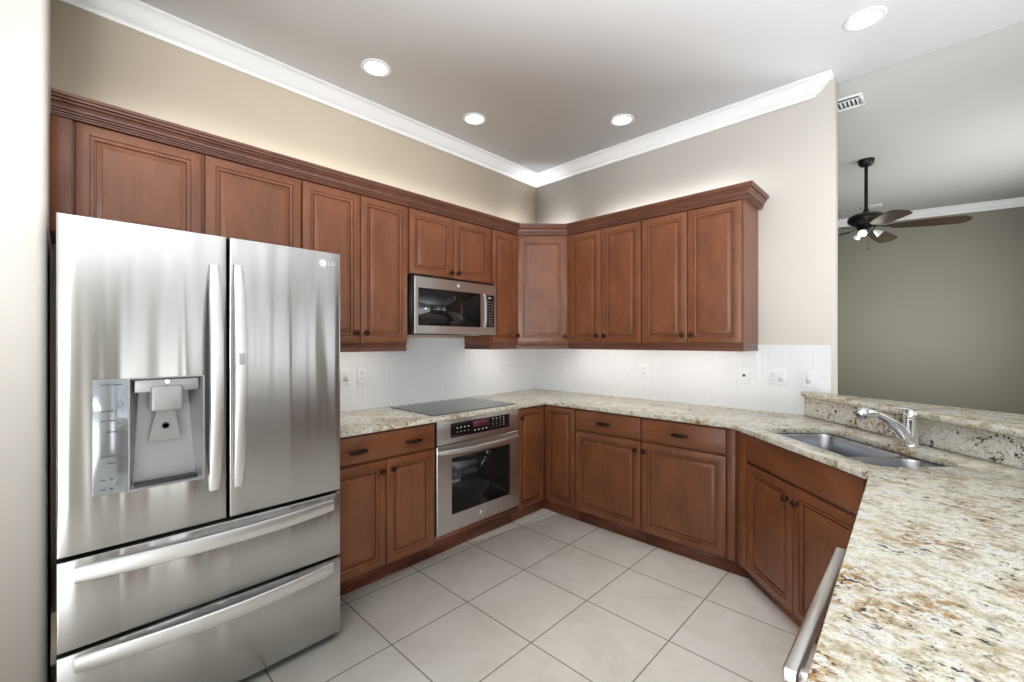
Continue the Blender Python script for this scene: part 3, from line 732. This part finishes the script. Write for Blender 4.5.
od = obj('door', frame_bm(.001, .756, .152, .719, OY(-1.590), OY(-1.047), .262, .632, -.640, -.602), M_steel2, ov)
obj('window', mbox(OY(-1.590) + .0005, OY(-1.047) - .0005, -.6375, -.606, .2625, .6315), M_ovenglass, od)
obj('handle', bow((OY(-1.690), -.640, .682), (OY(-.972), -.640, .682), .012, .052, (0, 0, 1), .032, .018, 26, .8, 2.4), M_satin, od)
b = B(); lathe(b, [(0, 0), (.014, 0), (.014, .002), (.011, .003), (0, .0025)], 24, T(OY(-1.335), -.6398, .208) @ RX(PI / 2)); obj('badge', b, M_markw, od)

# ------------------------------------------------------------------ microwave
mw = thing('microwave', 'stainless over the range microwave hung beneath the short wall cabinet', 'microwave', (0, -1.714, 0), LW)
MY = lambda wy: wy + 1.714
obj('casing', mbox(.002, .757, -.372, -.012, 1.452, 1.8485), M_black, mw)
mf = obj('front_frame', frame_bm(.001, .759, 1.444, 1.832, MY(-1.686), MY(-1.124), 1.500, 1.757, -.400, -.372), M_steel2, mw)
obj('window', mbox(MY(-1.686) + .0005, MY(-1.124) - .0005, -.398, -.374, 1.5005, 1.7565), M_glass, mf)
kp = obj('keypad', mbox(MY(-1.080), MY(-.978), -.4012, -.3995, 1.502, 1.752), M_glass, mf)
b = B()
for r in range(9):
    for c_ in range(3):
        x = MY(-1.058) + c_ * .029; z = 1.700 - r * .0215; box(b, x - .005, x + .005, -.4016, -.4011, z - .0022, z + .0022)
box(b, MY(-1.045), MY(-1.013), -.4016, -.4011, 1.724, 1.736)
marks(b, 'touch_key', M_markw, mf)
obj('handle', bow((MY(-1.102), -.400, 1.500), (MY(-1.102), -.400, 1.755), .022, .036, (1, 0, 0), .024, .014, 20, .95, 4), M_satin, mf)
b = B(); lathe(b, [(0, 0), (.012, 0), (.012, .0015), (.009, .0025), (0, .002)], 24, T(MY(-1.339), -.3998, 1.797) @ RX(PI / 2)); obj('badge', b, M_markw, mf)
obj('vent_grille', mbox(.10, .66, -.345, -.06, 1.441, 1.4515), M_dkgrey, mw)
obj('light_lens', mbox(.55, .66, -.33, -.24, 1.4385, 1.4405), M_plastic, mw)

# ------------------------------------------------------------------ dishwasher (its face looks into the kitchen, handle bar visible)
dw = thing('dishwasher', 'stainless dishwasher under the peninsula, bar handle sticking out', 'dishwasher', (3.34, -1.895, 0), -PI / 2)
# local x = -(y + 1.895), local y = x - 3.34 (front is negative)
DY = lambda wx: wx - 3.34
obj('casing', mbox(.004, .608, DY(2.785), -.02, .09, .872), M_dkgrey, dw)
dd = obj('door', mrbox(.004, .608, DY(2.752), DY(2.785), .11, .876, r=.003), M_steel2, dw)
b = B(); rbox(b, .004, .606, DY(2.696), DY(2.720), .812, .836, r=.004, seg=3)
hb_ = obj('handle', b, M_steel2, dd)
for x in (.022, .576):
    obj('handle_post', mrbox(x, x + .014, DY(2.718), DY(2.756), .814, .832, r=.002), M_satin, dd)
obj('toe_kick', mbox(.004, .608, DY(2.82), -.05, 0, .088), M_black, dw)

# ------------------------------------------------------------------ outlets and switches on the beadboard
OS = .0083
def plate(loc, rz, label, w_=.072, h=.116, kinds=('outlet',), cat='outlet', name='wall_outlet'):
    t = thing(name, label, cat, loc, rz)
    pl = obj('cover_plate', mrbox(-w_ / 2, w_ / 2, -.006, 0, -h / 2, h / 2, r=.0025), M_plastic, t)
    n = len(kinds)
    for i, kd in enumerate(kinds):
        cx3 = (i - (n - 1) / 2) * .046
        if kd == 'outlet':
            for s in (-1, 1):
                z = s * .020
                f_ = obj('socket', mrbox(cx3 - .016, cx3 + .016, -.0085, -.0055, z - .0135, z + .0135, r=.002), M_plastic, t)
                b = B(); box(b, cx3 - .0085, cx3 - .006, -.0089, -.0083, z - .003, z + .007); box(b, cx3 + .006, cx3 + .0085, -.0089, -.0083, z - .002, z + .006)
                lathe(b, [(.0025, 0), (.0025, .0006), (0, .0006)], 10, T(cx3, -.0083, z - .008) @ RX(PI / 2)); obj('slots', b, M_slot, f_)
        elif kd == 'rocker':
            b = B(); rbox(b, cx3 - .0165, cx3 + .0165, -.0085, -.0055, -.033, .033, r=.0015); fr_ = obj('switch_frame', b, M_plastic, t)
            b = B(); vs, _ = box(b, cx3 - .0135, cx3 + .0135, -.0115, -.008, -.029, .029)
            for v in vs:
                if v.co.z > 0 and v.co.y < -.01: v.co.y = -.0088
            obj('rocker', b, M_plastic, fr_)
        else:
            b = B(); lathe(b, [(.010, 0), (.010, .003), (.0055, .004), (.0055, .002)], 18, T(cx3, -.0058, 0) @ RX(PI / 2)); obj('socket', b, M_slot, t)
    return t
ZP = 1.152
plate((.346, -OS, ZP), 0, 'white outlet on the beadboard under the wall cabinet nearest the corner, right wall')
plate((1.183, -OS, ZP), 0, 'white outlet on the beadboard under the middle of the right wall cabinets')
plate((1.938, -OS, ZP), 0, 'white plate with a single dark jack under the cabinet end', kinds=('jack',), cat='jack', name='wall_jack')
plate((2.142, -OS, ZP), 0, 'wide white double plate with outlet and rocker right of the cabinets', w_=.116, kinds=('outlet', 'rocker'))
plate((2.322, -OS, ZP), 0, 'white rocker light switch just above the ledge end', kinds=('rocker',), cat='switch', name='light_switch')
plate((OS, -.486, ZP), LW, 'white outlet on the beadboard right of the cooktop, left wall')
plate((OS, -1.888, ZP), LW, 'white outlet on the beadboard left of the cooktop')
plate((OS, -2.012, ZP), LW, 'white rocker switch half hidden by the refrigerator edge', kinds=('rocker',), cat='switch', name='light_switch')
t = thing('wall_outlet', 'small round white cover on the far grey living room wall', 'outlet', (3.73, fw(3.73) - .002, .70), math.atan(.194))
b = B(); lathe(b, [(.026, 0), (.026, .004), (.018, .006), (.018, .003), (0, .003)], 24, RX(PI / 2)); obj('cover_plate', b, M_plastic, t)

# ------------------------------------------------------------------ recessed downlights
def downlight(x, y, label, power=.2, z=ZC):
    t = thing('recessed_light', label, 'ceiling light', (x, y, z), 0, None)
    b = B(); lathe(b, [(.088, 0), (.088, -.003), (.080, -.006), (.068, -.004), (.066, 0)], 36); obj('trim_ring', b, M_trim, t)
    b = B(); lathe(b, [(.066, -.0005), (.066, -.003), (0, -.0045)], 32); obj('lens', b, M_lens, t)
    area('downlight_lamp', (x, y, z - .012), (0, 0, 0), .12, .12, power, (1, .95, .88), 'DISK')
downlight(.459, -2.027, 'round recessed light above the refrigerator side, nearest the left edge')
downlight(.435, -1.215, 'round recessed light above the microwave')
downlight(1.221, -.440, 'round recessed light above the right hand wall cabinets')
downlight(2.640, -.485, 'round recessed light above the sink near the ceiling edge')
# cove strips added out of sight behind the cabinet crown to brighten the ceiling
def fill(lab, x, y, L, rz, power):
    t = thing('added_fill_strip', lab, 'light', (x, y, ZU1), rz)
    obj('housing', mbox(-L / 2, L / 2, -.02, .02, .0005, .060), M_trim, t)
    l = area('fill_strip_lamp', (x, y, ZU1 + .07), (0, 0, 0), L, .03, power, (.97, .98, 1)); l.data.spread = math.radians(108)
    l.rotation_euler = (Matrix.Rotation(rz, 3, 'Z') @ Matrix.Rotation(PI - math.radians(62), 3, 'X')).to_euler()
fill('slim added cove light strip lying on the left wall cabinets behind the crown', .24, -1.80, 2.9, LW, 4.6)
fill('slim added cove light strip lying on the right wall cabinets behind the crown', 1.33, -.24, 1.25, 0, 2.6)
fill('short added cove light strip lying on the diagonal corner cabinet', .36, -.36, .40, PI / 4, 4.2)
# made-up uplight, added out of view behind the camera to lift the ceiling
t = thing('added_uplight', 'slim white torchiere shaped fill light added out of view behind the peninsula end', 'lamp', (2.95, -3.78, 0))
b = B(); lathe(b, [(.14, 0), (.14, .012), (.13, .02), (.02, .028), (.012, .05), (.012, 1.28), (0, 1.28)], 28); obj('pole', b, M_trim, t)
b = B(); lathe(b, [(.012, 1.27), (.05, 1.275), (.13, 1.32), (.19, 1.38), (.186, 1.38), (.126, 1.325), (.05, 1.285), (0, 1.283)], 36); obj('lamp_shade', b, M_trim, t)
area('uplight_fill_lamp', (2.95, -3.78, 1.385), (PI - math.radians(20), math.radians(-8), 0), .34, .34, 46, (.97, .98, 1), 'DISK')
# under cabinet light bars
def bar(name_lab, x0, x1, y0, y1):
    t = thing('under_cabinet_light', name_lab, 'light', ((x0 + x1) / 2, (y0 + y1) / 2, ZU0))
    dx, dy = (x1 - x0) / 2, (y1 - y0) / 2
    obj('housing', mbox(-dx, dx, -dy, dy, -.012, -.0005), M_trim, t)
    obj('lens', mbox(-dx + .004, dx - .004, -dy + .004, dy - .004, -.0150, -.0121), M_strip, t)
bar('slim light bar under the wall cabinet by the refrigerator', .20, .24, -2.38, -1.80)
bar('slim light bar under the narrow cabinet by the microwave', .20, .24, -.90, -.50)
bar('slim light bar under the cabinet beside the diagonal corner', .52, 1.27, -.24, -.20)
bar('slim light bar under the cabinet at the free end of the run', 1.38, 1.95, -.24, -.20)

# ------------------------------------------------------------------ living room: ceiling fan and vents
fcx, fcy = 2.464, 1.772
fan = thing('ceiling_fan', 'dark ceiling fan with five walnut blades hanging on a long rod', 'ceiling fan', (fcx, fcy, 0))
b = B(); lathe(b, [(.022, ZL - .060), (.042, ZL - .054), (.058, ZL - .034), (.062, ZL - .010), (.062, ZL - .0005), (0, ZL - .0005)], 28); obj('canopy', b, M_fanmetal, fan)
b = B(); lathe(b, [(.0135, 2.560), (.0135, ZL - .055)], 16); obj('downrod', b, M_fanmetal, fan)
b = B(); lathe(b, [(.0, 2.600), (.020, 2.600), (.024, 2.578), (.050, 2.566), (.105, 2.556), (.132, 2.538), (.140, 2.516), (.134, 2.490), (.105, 2.470), (.075, 2.460), (.075, 2.440), (0, 2.440)], 40); obj('motor_housing', b, M_fanmetal, fan)
def blade_bm():
    b = B(); n = 14; R0, R1 = .175, .675
    top = []; bot = []
    outl = []
    for i in range(n + 1):
        u = i / n; r_ = R0 + (R1 - R0) * u
        wd = .050 + .026 * math.sin(min(1, u * 1.35) * PI / 2)
        if u > .86: wd *= math.sqrt(max(.12, 1 - ((u - .86) / .14) ** 2 * .88))
        if u < .08: wd *= .72 + .28 * u / .08
        outl.append((r_, wd))
    pts = [(r_, w_) for r_, w_ in outl] + [(r_, -w_) for r_, w_ in outl[::-1]]
    a = [b.verts.new((x, y, 0)) for x, y in pts]; c_ = [b.verts.new((x, y, .006)) for x, y in pts]
    b.faces.new(a[::-1]); b.faces.new(c_)
    for i in range(len(pts)): b.faces.new((a[i], a[(i + 1) % len(pts)], c_[(i + 1) % len(pts)], c_[i]))
    bmesh.ops.recalc_face_normals(b, faces=b.faces[:]); return b
bl0 = blade_bm(); me_b = None
for i in range(5):
    ang = math.radians(6.5 + 72 * i)
    if me_b is None:
        bl = obj('blade', bl0, M_blade, fan); me_b = bl.data
    else:
        bl = bpy.data.objects.new('blade', me_b); C.objects.link(bl); bl.parent = fan
    bl.matrix_local = T(0, 0, 2.430) @ Matrix.Rotation(ang, 4, 'Z') @ Matrix.Rotation(math.radians(2.5), 4, 'Y') @ RX(math.radians(-11))
    b = B(); tube(b, [(.065, 0, .022), (.095, 0, .016), (.125, 0, .006), (.165, 0, .009), (.215, 0, .009)], [.010, .011, .012, .020, .030], 10, .25)
    obj('blade_bracket', b, M_fanmetal, bl)
b = B(); lathe(b, [(.062, 2.440), (.066, 2.425), (.055, 2.405), (.030, 2.392), (0, 2.390)], 28); obj('light_fitter', b, M_fanmetal, fan)
for i in range(3):
    a = math.radians(20 + 120 * i); cxx, cyy = .058 * math.cos(a), .058 * math.sin(a)
    M = T(cxx, cyy, 2.405) @ Matrix.Rotation(a, 4, 'Z') @ Matrix.Rotation(math.radians(130), 4, 'Y')
    b = B(); lathe(b, [(.012, 0), (.016, .012), (.024, .035), (.034, .058), (.033, .059), (.022, .036), (.014, .014)], 18, M); sh = obj('lamp_shade', b, M_plastic, fan)
    b = B(); lathe(b, [(0, .012), (.012, .018), (.020, .036), (.017, .050), (0, .056)], 14, M); obj('bulb', b, M_bulb, sh)
b = B(); tube(b, [(.01, .01, 2.39), (.012, .01, 2.33), (.012, .012, 2.25)], .0015, 6); lathe(b, [(0, 0), (.005, .004), (.005, .014), (0, .02)], 8, T(.012, .012, 2.232)); obj('pull_chain', b, M_fanmetal, fan)
fl = bpy.data.lights.new('fan_lamp', 'POINT'); fl.energy = .5; fl.color = (1, .9, .76); fl.shadow_soft_size = .09
fo_ = bpy.data.objects.new('fan_lamp', fl); C.objects.link(fo_); fo_.location = (fcx, fcy, 2.335)
def vent(x0, x1, y0, y1, label, nx, slot=True):
    t = thing('ceiling_vent', label, 'vent', ((x0 + x1) / 2, (y0 + y1) / 2, ZL))
    hx, hy = (x1 - x0) / 2, (y1 - y0) / 2; f_ = .022
    b = B(); box(b, -hx, hx, -hy, -hy + f_, -.010, -.0005); box(b, -hx, hx, hy - f_, hy, -.010, -.0005); box(b, -hx, -hx + f_, -hy + f_, hy - f_, -.010, -.0005); box(b, hx - f_, hx, -hy + f_, hy - f_, -.010, -.0005)
    obj('frame', b, M_trim, t)
    obj('backing', mbox(-hx + f_, hx - f_, -hy + f_, hy - f_, -.002, -.0005), M_black, t)
    b = B(); y_s = -hy + f_ + (.035 if slot else 0)
    if slot: box(b, -hx + f_, hx - f_, y_s, y_s + .006, -.009, -.0021)
    for i in range(nx):
        x = -hx + f_ + (i + .5) * (2 * hx - 2 * f_) / nx
        box(b, x - .006, x + .006, y_s + (.006 if slot else 0), hy - f_, -.008, -.0021)
    obj('louvres', b, M_trim if slot else M_dkgrey, t)
vent(2.26, 2.557, .350, .545, 'white louvred air vent on the living room ceiling beside the wall end', 11)
vent(2.225, 2.47, 3.50, 3.60, 'slim air vent on the living room ceiling behind the fan rod', 8, False)
